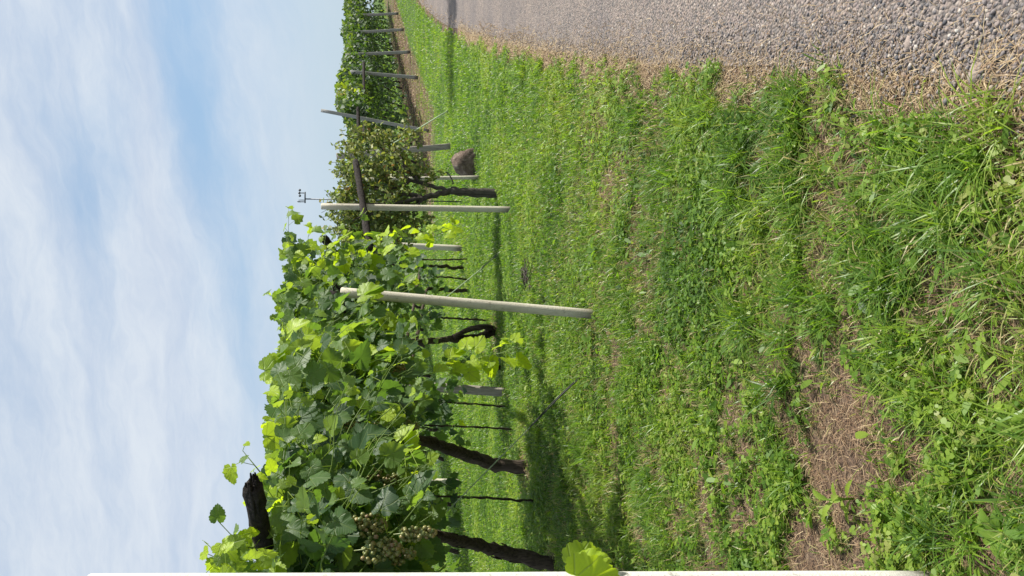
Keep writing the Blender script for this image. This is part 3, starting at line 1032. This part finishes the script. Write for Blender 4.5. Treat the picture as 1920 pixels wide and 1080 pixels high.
def near_vines():
    # (foliage span, trunk points or None, radii, label, bunches)
    A0, C0, G0 = gp(1040, 1062), gp(985, 878), gp(928, 618)
    def b(p, dz=0):
        return p + np.array([0, 0, -.05 + dz])
    specs = [
        ((2.75, 3.2), [row(1.9, 2.7, -.05), row(2.0, 2.5, .6), row(2.2, 2.0, 1.3)], .05, 'grapevine at the near end of the row, hanging over the white post', []),
        ((3.0, 3.95), [b(A0), px(960, 1040, 6.9), px(900, 1022, 6.7), px(845, 1010, 6.4), px(760, 990, 6.1)], .062,
         'grapevine with big bunches of ripe grapes and a thick leaning black trunk', [0, 1, 2, 3]),
        ((3.8, 4.9), [b(C0), px(930, 872, 8.3), px(880, 855, 8.1), px(835, 838, 7.8), px(795, 828, 7.5), px(730, 815, 7.3)], .072,
         'grapevine whose thick dark trunk bends to the right behind the guy wire', [4, 5, 6, 7, 8]),
        ((4.8, 6.1), [b(G0), px(900, 632, 10.3), px(860, 636, 10.1), px(815, 640, 9.9), px(770, 640, 9.5)], .052,
         'grapevine with a twisted double trunk, its leaves covering the second post', [9]),
        ((5.8, 7.2), [b(gp(880, 545)), px(850, 545, 13.2), px(800, 540, 12.6), row(7.4, 1.6, 1.3)], .03, 'grapevine just past the second post, on a thin black stem', []),
        ((6.9, 8.25), [b(gp(868, 503)), px(830, 500, 13.6), px(790, 498, 13.2), row(8.0, 1.5, 1.3)], .028, 'last grapevine of the near row with lime yellow leaves at its end', []),
    ]
    roots = []
    for i, ((y0, y1), tr, r, label, bu) in enumerate(specs):
        base = np.array(tr[0])
        root = thing('grape_vine', label, 'grapevine', base, 'grapevines of the near row')
        tm = MB()
        Q, rad = gnarl(tr, r, r * .6, 26, .007)
        rad[0] *= 1.25
        tm.tube(Q, rad, 12, jit=.17)
        if i == 3:
            Q2, rad2 = gnarl([b(G0), px(905, 612, 10.2), px(880, 617, 10.15), px(850, 632, 10.0)], r * .75, r * .6, 14, .005)
            tm.tube(Q2, rad2, 8, jit=.12)
        for k in range(46):
            a = R.integers(0, 22)
            o = unit(R.normal(0, 1, 3)) * rad[a] * 1.0
            seg = Q[a:a + R.integers(2, 5)] + o
            tm.tube(seg + R.normal(0, .004, seg.shape), R.uniform(.003, .007), 4)
        tm.build('trunk', M_TRUNK, root)
        fol = cane = MB()
        k = 1.0 if i else 1.2
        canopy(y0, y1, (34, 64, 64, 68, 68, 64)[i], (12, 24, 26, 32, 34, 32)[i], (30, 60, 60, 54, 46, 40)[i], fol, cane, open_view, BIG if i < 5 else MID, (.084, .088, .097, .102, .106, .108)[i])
        roots.append((root, fol, cane))
        bunches(root, bu)
    # single hanging and upright shoots that stand out
    def add(i, pts, size, yellow, bias=(.3, -.8, .35), tmpl=BIG):
        dress([np.array(pts)], roots[i][1], roots[i][2], size, tmpl, None, bias, yellow, 0)
    def line(p, q, n, sag=.0):
        t = np.linspace(0, 1, n)[:, None]
        return np.array(p) * (1 - t) + np.array(q) * t + np.array([0, 0, -1]) * sag * np.sin(t * PI)
    add(3, line(px(820, 690, 5.3), px(975, 655, 5.2), 11), .09, .66, (.7, -.5, .6))
    add(3, line(px(850, 690, 5.3), px(890, 660, 5.2), 5), .09, .6, (.7, -.5, .6))
    add(3, line(px(930, 665, 5.2), px(975, 650, 5.1), 6), .10, .55, (.7, -.6, .5))
    add(5, line(px(760, 450, 7.8), px(850, 425, 7.6), 8), .10, .64, (.7, -.5, .6))
    add(5, line(px(820, 440, 7.7), px(860, 425, 7.6), 6), .11, .55, (.7, -.5, .6))
    add(2, line(px(730, 870, 3.7), px(790, 850, 3.6), 5), .085, .45)
    add(1, line(px(500, 900, 3.6), px(455, 845, 3.7), 5), .06, .3)
    add(4, line(px(560, 480, 7.3), px(535, 468, 7.3), 3), .09, .4)
    for a, bb, Y in ((690, 560, 5.35), (705, 590, 5.3), (650, 640, 5.2), (620, 620, 5.3), (660, 700, 5.0), (700, 720, 4.9), (720, 690, 5.0), (560, 700, 5.0), (600, 660, 5.1), (640, 690, 4.9), (680, 660, 4.95), (600, 720, 4.7), (650, 750, 4.4), (700, 770, 4.2), (550, 640, 5.3), (530, 690, 5.0)):
        add(3, line(px(a - 25, bb + 10, Y), px(a + 20, bb, Y), 5), .125, .36, (.6, -.5, .6))
    for a, bb, Y in ((640, 460, 7.6), (690, 450, 7.8), (740, 465, 7.8), (650, 480, 7.3), (700, 480, 7.4), (560, 470, 7.5), (750, 430, 8.0)):
        add(5, line(px(a - 20, bb + 8, Y), px(a + 20, bb, Y), 6), .12, .50, (.6, -.5, .6))
    # top left corner: leaves against the sky over the near post
    for a, bb, Y in ((425, 1050, 2.95), (455, 1045, 2.95), (475, 1025, 2.9), (445, 1012, 2.85), (420, 1035, 2.8), (440, 1070, 2.6)):
        add(0, line(px(a + 20, bb + 6, Y), px(a - 15, bb, Y), 6), .062, .24)
    # the bright leaf beside the near post
    near = roots[0]
    p = px(1085, 1068, 2.12)
    leaves(near[1], np.array([px(1072, 1062, 2.12), px(1078, 1083, 2.06), px(1085, 1058, 2.10)]), np.array([(.22, -.2, -.9), (.05, -.3, -.9), (.5, -.3, -.75)]),
           np.array([(.35, -.8, .45), (-.2, -.9, .3), (.7, -.5, .5)]), np.array([.105, .12, .075]), np.array([.70, .78, .74]))
    near[2].tube(np.array([px(900, 1100, 2.2), px(1000, 1095, 2.15), p]), .003, 5, .62)
    for root, fol, cane in roots:
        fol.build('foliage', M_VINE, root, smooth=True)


near_vines()

# thin stems of young vines under the canopy
def young_vines():
    specs = [((1003, 940), [(930, 935, 6.95), (805, 930, 6.6)], .011, 'young vine stem left of the thick bent trunk, thin and knobbly'),
             ((968, 806), [(880, 800, 8.4), (795, 797, 8.1)], .010, 'thin black vine stem right of the thick bent trunk'),
             ((953, 763), [(880, 757, 9.0), (820, 752, 8.7)], .011, 'thin black vine stem just left of the brown grey post'),
             ((938, 690), [(905, 684, 9.8), (860, 680, 9.5)], .032, 'stout black vine stem behind the yellow hanging shoot'),
             ((915, 601), [(860, 597, 10.8), (805, 595, 10.3)], .013, 'thin curved black vine stem close behind the second post'),
             ((880, 526), [(840, 519, 13.0), (800, 520, 12.6)], .013, 'thin dark vine stem crossed by the pale guy wire'),
             ((876, 486), [(830, 487, 13.4), (780, 486, 13.2)], .012, 'slender black vine stem next to the beige post')]
    for (bx, by), rest, r, label in specs:
        g0 = gp(bx, by)
        pts = [g0 - np.array([0, 0, .03])] + on_px(rest)
        root = thing('young_vine', label, 'grapevine', g0, 'thin vine stems under the near canopy')
        tm = MB()
        Q, rad = gnarl(pts, r, r * .8, 22, .0035)
        rad = rad * (1 + .35 * (R.uniform(0, 1, 22) > .7))
        tm.tube(Q, rad, 7, jit=.15)
        tm.build('trunk', M_TRUNK, root)
        fol, cane = MB(), MB()
        sh = [shoot_path(Q[-1 - i] + R.normal(0, .05, 3), R.normal(0, 1, 3) + (0, 0, .3), 7, .06, .06, .2) for i in (0, 0, 0, 1, 2)]
        dress(sh, fol, None, .10, MID, None, floor=.3)
        fol.build('foliage', M_VINE, root, smooth=True)
young_vines()

# ------------------------------------------------------------------ posts
def round_post(base, top, r, mat, label, name='concrete_post', square=False, w=None, d=None):
    base, top = np.array(base, float), np.array(top, float)
    mb = MB()
    if square:
        mb.bar(base - (0, 0, .1), top, w, d, segs=10, jit=.02, up=(0.2, 1, 0))
    else:
        s = np.linspace(0, 1, 14)[:, None]
        P = base - (0, 0, .1) + (top - base + (0, 0, .1)) * s
        rr = np.full(14, r) * R.uniform(.985, 1.015, 14)
        P = np.concatenate([P, P[-1:] + (top - base) / np.linalg.norm(top - base) * .006])
        mb.tube(P, np.concatenate([rr, [r * .82]]), 16)
    o = mb.build(name, mat, origin=base)
    if not square:
        for p in o.data.polygons:
            p.use_smooth = len(p.vertices) == 4
    return tag(o, label, 'post', 'trellis posts')


def posts():
    b = np.array([-.846, 2.09, 0.0])
    round_post(b, (-.722, 2.09, 2.215), .046, M_CONC_W, 'white round concrete post nearest the viewer, cut by the picture edge')
    b = gp(1118, 592)
    round_post(b, px(640, 548, b[1] + .02), .034, M_CONC, 'pale leaning concrete post with its top buried in vine leaves')
    b = gp(962, 393)
    round_post(b, px(603, 387, b[1]), .034, M_CONC, 'tall pale concrete post carrying the dark beam beside the fruit tree')
    b = gp(902, 332)
    round_post(b, px(658, 337, b[1]), .028, M_CONC, 'slim pale post between the stone and the fruit tree trunk')
    b = gp(846, 273)
    round_post(b, px(631, 293, b[1]), .05, M_BOARD, 'weathered grey squared post half hidden behind the fruit tree leaves', 'wooden_post', True, .12, .09)
    b = px(779, 246, 23.5)
    b[2] = ground_z(b[0], b[1])
    round_post(b, px(602, 207, 23.5), .05, M_CONC_G, 'tall grey post leaning left, rising above the far vines', 'concrete_post', True, .095, .08)
    for (bx, by), (tx, ty), Y, lab in (((785, 146), (656, 135), 28.8, 'grey post at the near end of the far row, beam fixed to it'),
                                       ((768, 97), (648, 103), 33, 'second grey post of the far row, fully visible'),
                                       ((757, 55), (650, 62), 37, 'third grey post of the far row'),
                                       ((748, 25), (655, 30), 41, 'farthest grey post of the far row, nearest the road bend')):
        p, q = px(bx, by, Y), px(tx, ty, Y)
        p[2] = ground_z(p[0], p[1])
        round_post(p, q, .07, M_CONC_G, lab, square=True, w=.12, d=.10)
    p = gp(948, 737)
    round_post(p, px(760, 722, p[1]), .05, M_BOARD, 'brown grey squared post under the middle of the near canopy', 'wooden_post', True, .095, .08)
    p = gp(866, 466)
    round_post(p, px(700, 458, p[1]), .052, M_CONC, 'beige post beneath the end of the near canopy')
    p = gp(862, 906)
    round_post(p, px(700, 900, p[1]), .055, M_CONC, 'short looking pale post seen far back under the left canopy', square=True, w=.11, d=.09)
posts()

# ------------------------------------------------------------------ dark timber of the pergola
def beam(p, q, w, h, label):
    p, q = np.array(p, float), np.array(q, float)
    mb = MB()
    mb.bar(np.zeros(3), q - p, w, h, segs=22, jit=.22, bev=.3)
    t = unit(q - p)
    a = unit(np.cross(t, (0, 0, 1)))
    for k in range(16):                                   # splintered end grain and raised ribs of old wood
        o = a * R.uniform(-.42, .42) * w + np.array([0, 0, 1]) * R.uniform(-.42, .42) * h
        mb.tube([o - t * R.uniform(.01, .05), o + t * .03, o * 1.15 + t * R.uniform(.08, .3)], [.003, .009, .006], 5)
    o = mb.build('wooden_beam', M_BEAM)
    o.location = p
    return tag(o, label, 'beam', 'dark timber beams of the pergola')


def beams():
    beam(px(474, 910, 2.72), px(512, 1130, 3.35), .05, .058, 'charred looking beam end jutting above the leaves against the sky')
    e = px(634, 552, 5.84)
    beam(e + (.03, 0, .01), row(5.9, 1.5, 1.6), .075, .085, 'dark beam end meeting the leaning post among the leaves')
    beam(px(607, 446, 8.6), px(650, 505, 9.6), .06, .08, 'short dark beam end standing above the far end of the near canopy')
    beam(px(667, 302, 9.85), px(694, 470, 8.3), .06, .07, 'long dark beam sloping across the tall post in front of the fruit tree')
    beam(px(682, 118, 28.5), px(683, 258, 22.6), .10, .09, 'long dark rail running to the near end of the far row')
    beam(px(671, 203, 23.4), px(673, 262, 22.4), .09, .09, 'short dark rail above the longer one beside the leaning post')
    # beam end crumbs: a splintered stub on the near canopy beam
beams()


def guy(anchor, top, sl, label, r=.0035, kink=True):
    a, t = np.array(anchor, float), np.array(top, float)
    root = thing('guy_wire', label, 'guy wire', a, 'slanting guy wires')
    d = (t - a)
    mb = MB().tube([a + d * sl * .9, a + d * (sl + 1) / 2 - (0, 0, .01), t], r, 6)
    mb.build('wire', M_WIRE, root)
    if sl > 0:
        u = unit(np.cross(d, (0, 0, 1)))
        MB().tube([a - d * .02, a + d * sl * .35 + u * .012, a + d * sl], [.005, .0055, .004], 7).tube([a - d * .01 + u * .02, a + d * sl * .55 + u * .03, a + d * sl], .0035, 6).build('sleeve', M_SLEEVE, root)


def guys():
    a = gp(1092, 704)
    guy(a, row(6.2, 2.3, 1.45), .28, 'nearest guy wire, its black sleeve lying in the grass below the canopy', .0045)
    a = gp(945, 470)
    e = px(838, 555, a[1] + 1.8)
    guy(a, e + (e - a) * .4, .28, 'guy wire crossing behind the leaning post, black sleeve near the tall post', .0055)
    a = gp(842, 206)
    e = px(765, 252, a[1] + 1.5)
    guy(a, e + (e - a) * .6, 0, 'thin pale guy wire on the far grass below the leaning grey post', .012)
guys()

# ------------------------------------------------------------------ fruit tree
def fruit_tree():
    b = gp(936, 363)
    Y = b[1]
    root = thing('fruit_tree', 'small fruit tree with rusty green leaves and a forked dark trunk', 'tree', b)
    mb = MB()
    fork = px(845, 357, Y)
    Q, r = gnarl([b - (0, 0, .08), px(890, 362, Y), fork], .062, .052, 12, .008)
    r[0] *= 1.3
    mb.tube(Q, r, 10, jit=.1)
    L1, L2 = px(795, 372, Y - .1), px(785, 342, Y + .1)
    tips = [(640, 382, -.3), (660, 415, -.2), (700, 350, .1), (640, 340, .2), (730, 300, .3), (690, 265, .5), (760, 400, -.2), (735, 275, .2), (635, 350, 0), (700, 425, .1), (770, 310, .2)]
    for base, r0 in ((L1, .038), (L2, .027)):
        Q, r = gnarl([fork, base], r0, r0 * .8, 8, .01)
        mb.tube(Q, r, 8, jit=.1)
    limbs = []
    for a, c, dy in tips:
        p = px(a, c, Y + dy)
        s = L1 if c > 345 else L2
        mid = (s + p) / 2 + R.normal(0, .05, 3)
        Q, r = gnarl([s, mid, p], .022, .006, 10, .015)
        mb.tube(Q, r, 6, jit=.1, caps=False)
        limbs.append(Q)
    mb.tube(gnarl([px(850, 345, Y), px(845, 330, Y), px(835, 322, Y)], .012, .006, 6, .01)[0], .008, 6)
    cr, tw = MB(), mb
    cl = [(655, 345, .0, .16, 1), (645, 385, -.2, .15, 1), (655, 400, 0, .2, 1.2), (700, 330, .1, .23, 1.4), (730, 385, -.1, .22, 1.3), (755, 350, .1, .2, 1), (690, 420, .0, .2, 1.2), (715, 300, .2, .2, 1.2),
          (752, 285, .2, .14, .8), (690, 262, .4, .17, .9), (790, 318, .2, .10, .5), (700, 375, 0, .25, 1.4), (655, 300, .2, .17, 1), (735, 425, -.1, .16, .8), (665, 260, .5, .15, .8), (770, 395, 0, .13, .6),
          (735, 262, .3, .1, .4), (765, 250, .3, .09, .4), (800, 335, .1, .08, .35), (805, 400, -.1, .07, .25), (650, 440, .3, .15, .6), (628, 362, 0, .08, .3), (680, 445, .2, .2, 1.3), (730, 445, .2, .17, 1.1), (655, 425, .3, .18, 1.0), (765, 425, .3, .15, .8), (700, 405, .3, .2, 1.2)]
    for a, c, dy, rad, k in cl:
        cen = px(a, c, Y + dy)
        for q in range(int(25 * k)):
            s = cen + unit(R.normal(0, 1, 3)) * rad * R.uniform(0, 1) ** .5
            sp = shoot_path(s, unit(s - cen) + R.normal(0, .5, 3), 5, .035, .02, .25)
            tw.tube(sp, .0025, 4, caps=False)
            n = 8
            i = R.integers(0, len(sp), n)
            d = unit(R.normal(0, 1, (n, 3)) + (0, 0, -.2))
            t = np.clip(R.normal(.46 + .26 * (vnoise(s[0] * 3 + 7, s[2] * 3, 6) - .3), .17, n), 0, 1)
            Lf = R.uniform(.045, .075, n)
            discs(cr, sp[i], R.normal(0, .6, (n, 3)) + (0.1, -.5, .7), Lf, Lf * .55, t, d, 7, .3)
    mb.build('trunk', M_TREEBARK, root)
    cr.build('crown', M_PEAR, root)
fruit_tree()

def added_shadow_tree():
    b = np.array([10.8, 17.8, 0])  # unseen tree, added out of view to throw a dark band across the road
    root = thing('added_shadow_tree', 'unseen slender tree added across the road to cast a shadow band over it', 'tree', b)
    mb = MB()
    Q, r = gnarl([b - (0, 0, .1), b + (0.05, 0, 2.5), b + (0, .1, 5.6)], .10, .04, 14, .03)
    mb.tube(Q, r, 9, jit=.1)
    cr = MB()
    for i in range(26):
        c = b + np.array([R.normal(0, .45), R.normal(0, .45), R.uniform(3.9, 6.7)])
        q = Q[np.argmin(np.abs(Q[:, 2] - c[2] + .5))]
        mb.tube(gnarl([q, (q + c) / 2 + (0, 0, .1), c], .02, .005, 6, .02)[0], [.02, .017, .014, .011, .008, .005], 5)
        n = 110
        P = c + unit(R.normal(0, 1, (n, 3))) * (R.uniform(0, 1, (n, 1)) ** .5) * .48
        discs(cr, P, R.normal(0, .6, (n, 3)) + (0, 0, .8), R.uniform(.08, .13, n), R.uniform(.05, .08, n), np.clip(R.normal(.3, .15, n), 0, 1), R.normal(0, 1, (n, 3)), 7, .3)
    mb.build('trunk', M_TREEBARK, root)
    cr.build('crown', M_PEAR, root)
added_shadow_tree()

# ------------------------------------------------------------------ far and second row vines
def far_vine(y, n0, base_n, label, group, nleaf, size, tint0, name='grape_vine', ztop=2.55, span=1.3, zlow=.95, tr=.045, front=.1, back=1.6, hang=.3):
    ztop = ztop + R.normal(0, .09)
    b = row(y, base_n, 0)
    b[2] = ground_z(b[0], b[1])
    root = thing(name, label, 'grapevine', b, group)
    mb = MB()
    top = row(y + R.normal(0, .15), base_n - .5, 1.55)
    Q, r = gnarl([b - (0, 0, .05), (b + top) / 2 + R.normal(0, .06, 3), top], tr, tr * .6, 9, .03)
    mb.tube(Q, r, 6, jit=.12)
    mb.build('trunk', M_TRUNK, root)
    fol = MB()
    yy = y + R.uniform(-span / 2 - .25, span / 2 + .25, nleaf)
    u = R.uniform(0, 1, nleaf) ** .8
    lump = .25 * (vnoise(yy * 1.8, u * 0 + y, 5) - .4) + .2 * (vnoise(yy * 5, u * 3, 6) - .5)
    part = R.uniform(0, 1, nleaf)
    n = front + (back - front) * u
    z = ztop - (ztop - zlow) * u * .9 + lump + R.normal(0, .07, nleaf)
    cur = part < .55                                   # the curtain of leaves on the road side
    n = np.where(cur, front + R.normal(0, .14, nleaf) - .1, n)
    z = np.where(cur, ztop + lump - (ztop - 1.7) * R.uniform(0, 1, nleaf) ** 1.2, z)
    hg = part > .9
    z = np.where(hg, R.uniform(zlow - hang, 1.7, nleaf), z)
    P = row(yy, n, z)
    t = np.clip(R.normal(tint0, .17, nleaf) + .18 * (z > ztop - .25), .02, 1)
    tip = R.normal(0, .6, (nleaf, 3)) + (0, 0, -.8)
    nrm = R.normal(0, .6, (nleaf, 3)) + (.6, -.5, .6)
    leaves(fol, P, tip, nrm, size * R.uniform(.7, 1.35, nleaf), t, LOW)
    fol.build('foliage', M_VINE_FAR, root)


def far_rows():
    ys = np.arange(24.6, 54, 1.28)
    for i, y in enumerate(ys):
        yel = .52 if 24.8 < y < 26.5 else .19
        far_vine(y + R.normal(0, .1), 0, 2.7, 'dense leafy grapevine in the far row along the road', 'grapevines of the far row', 950, .115, yel, front=.4, back=2.9, zlow=.75)
    ys = np.arange(8.5, 54, 1.5)
    for i, y in enumerate(ys):
        far_vine(y + R.normal(0, .15), 0, 6.9, 'grapevine of the second row, seen through and under the near canopy', 'grapevines of the second row', 480, .14, .24, front=5.0, back=6.8, ztop=2.35, zlow=.7)
far_rows()

# ------------------------------------------------------------------ weather mast, stone, twigs
def mast():
    Y = 14.5
    top = px(572, 373, Y)
    b = np.array([top[0], Y, ground_z(top[0], Y)])
    root = thing('weather_mast', 'thin weather mast with small sensors rising behind the fruit tree', 'weather mast', b)
    MB().tube([b - (0, 0, .1), top], .011, 8).build('pole', M_STEEL, root)
    c = top
    MB().bar(c + (-.07, 0, .0), c + (.12, 0, 0), .022, .022).build('crossbar', M_STEEL, root)
    g = MB()
    for q in (0, 1, 2):
        a = q * 2.094 + .4
        d = np.array([math.cos(a), math.sin(a), 0])
        cc = c + (.10, 0, .09)
        g.tube([cc, cc + d * .05], .004, 5)
        V0, T, Q = sphere()
        g.add(V0 * .022 + cc + d * .055, [T, Q])
    g.tube([c + (.10, 0, 0), c + (.10, 0, .10)], .008, 6)
    g.build('wind_cups', M_STEEL, root)
    h = MB()
    h.tube([c + (-.05, 0, 0), c + (-.05, 0, .12)], .007, 6)
    h.bar(c + (-.05, -.07, .10), c + (-.05, .06, .10), .008, .05)
    h.bar(c + (-.02, 0, .0), c + (-.02, 0, .11), .012, .012)
    h.build('wind_vane', M_STEEL, root)
mast()


def rock():
    b = gp(893, 304)
    V0, T, Q = [], None, None
    nu, nv = 30, 18
    V = []
    for j in range(nv + 1):
        for i in range(nu):
            a, t = 2 * PI * i / nu, PI * j / nv
            d = np.array([math.sin(t) * math.cos(a), math.sin(t) * math.sin(a), math.cos(t)])
            k = 1.0
            for nx_, off in (((.6, -.5, .6), .78), ((-.8, -.3, .5), .74), ((.2, -.95, .1), .72), ((.9, .1, .3), .8), ((-.3, .2, .93), .86), ((-.6, -.8, -.1), .8), ((.1, -.6, .8), .85)):
                q = float(np.dot(d, unit(nx_)))
                if q > .05:
                    k = min(k, off / q)
            k *= 1 + .10 * (vnoise(np.array(a * 3.1), np.array(t * 5.0), 3) - .5) + .07 * (vnoise(np.array(a * 8), np.array(t * 13.0), 4) - .5)
            V.append(d * k * np.array([.235, .19, .25]))
    V = np.array(V) + b + np.array([.0, .1, .13])
    i, j = np.meshgrid(np.arange(nu), np.arange(nv), indexing='ij')
    F = np.stack([j * nu + i, (j + 1) * nu + i, (j + 1) * nu + (i + 1) % nu, j * nu + (i + 1) % nu], -1).reshape(-1, 4)
    o = MB().add(V, F).build('stone', M_ROCK, origin=b)
    tag(o, 'rough brown stone block standing in the grass beside the slim post', 'stone')
rock()


def twig_pile():
    b = gp(992, 516)
    mb = MB()
    for i in range(60):
        p = b + np.array([R.normal(0, .06), R.normal(0, .11), R.uniform(.01, .05)])
        d = unit(np.array([R.normal(.6, .5), R.normal(.3, .5), R.normal(0, .15)])) * R.uniform(.04, .10)
        mb.tube([p - d, p + R.normal(0, .008, 3), p + d], [.004, .005, .003], 5)
    tag(mb.build('twig_pile', M_TREEBARK, origin=b), 'small pile of grey brown twigs lying in the grass', 'twigs')
twig_pile()

# ------------------------------------------------------------------ single weeds in the verge
def weed(at, n, L, W, label, tint, up=.35, teeth=0.3, name='weed_plant', stalk=0.0):
    b = gp(*at)
    mb = MB()
    a0 = R.uniform(0, 6)
    for i in range(n):
        a = a0 + i * 2.4
        l = L * R.uniform(.65, 1.1)
        d = np.array([math.cos(a), math.sin(a), 0])
        s = np.array([-math.sin(a), math.cos(a), 0])
        e = up * R.uniform(.5, 1.5)
        K = 12
        V, wv = [], []
        for k in range(K + 1):
            t = k / K
            w = W * (math.sin(PI * min(1, t * .92 + .06)) ** .8) * (1 - teeth * (k % 2)) * (0.35 + .75 * t if teeth > .3 else 1)
            c = b + (0, 0, .012 + stalk * (i / n)) + d * (l * t) + np.array([0, 0, l * (e * t - .55 * e * t * t * 1.3)])
            V += [c - s * w * .5 + (0, 0, w * .18), c, c + s * w * .5 + (0, 0, w * .18)]
        V = np.array(V)
        F = []
        for k in range(K):
            q = 3 * k
            F += [(q, q + 1, q + 4, q + 3), (q + 1, q + 2, q + 5, q + 4)]
        mb.add(V, np.array(F), np.clip(tint + R.normal(0, .06), 0, 1))
    if stalk:
        mb.tube([b, b + (0, 0, stalk)], .004, 6, tint)
    tag(mb.build(name, M_WEED, origin=b), label, 'weed', 'broad leaved weeds in the verge')


def weeds():
    weed((1602, 935), 8, .085, .026, 'pale green toothed weed in the bare straw patch', .60, .6, .25, stalk=.09)
    weed((1405, 905), 11, .085, .03, 'dandelion rosette left of the bare straw patch', .42, .5, .55)
    weed((1500, 905), 12, .085, .035, 'dense dark weed clump between the dandelion rosette and the toothed weed', .34, .8, .15)
    weed((1420, 745), 9, .075, .028, 'light green dandelion rosette above the bare straw patch', .52, .45, .55)
    weed((1390, 690), 6, .06, .022, 'smaller bright dandelion rosette among dry grass', .58, .5, .5)
    weed((1200, 715), 8, .09, .035, 'pale grey green weed below the black guy wire sleeve', .50, .5, .3)
    weed((1120, 470), 10, .15, .04, 'large dock plant with long leaves near the twig pile', .40, .8, .05)
    weed((1690, 860), 4, .045, .035, 'small yellow green weed right of the bare straw patch', .74, .4, .05)
    weed((1885, 1000), 9, .08, .034, 'leafy weed at the lower left corner of the verge', .48, .6, .1)
    weed((965, 388), 7, .12, .05, 'dark weed growing round the foot of the tall pale post', .22, .8, .1)
    weed((1112, 640), 8, .12, .05, 'green weed beside the foot of the leaning post', .40, .7, .2)
weeds()
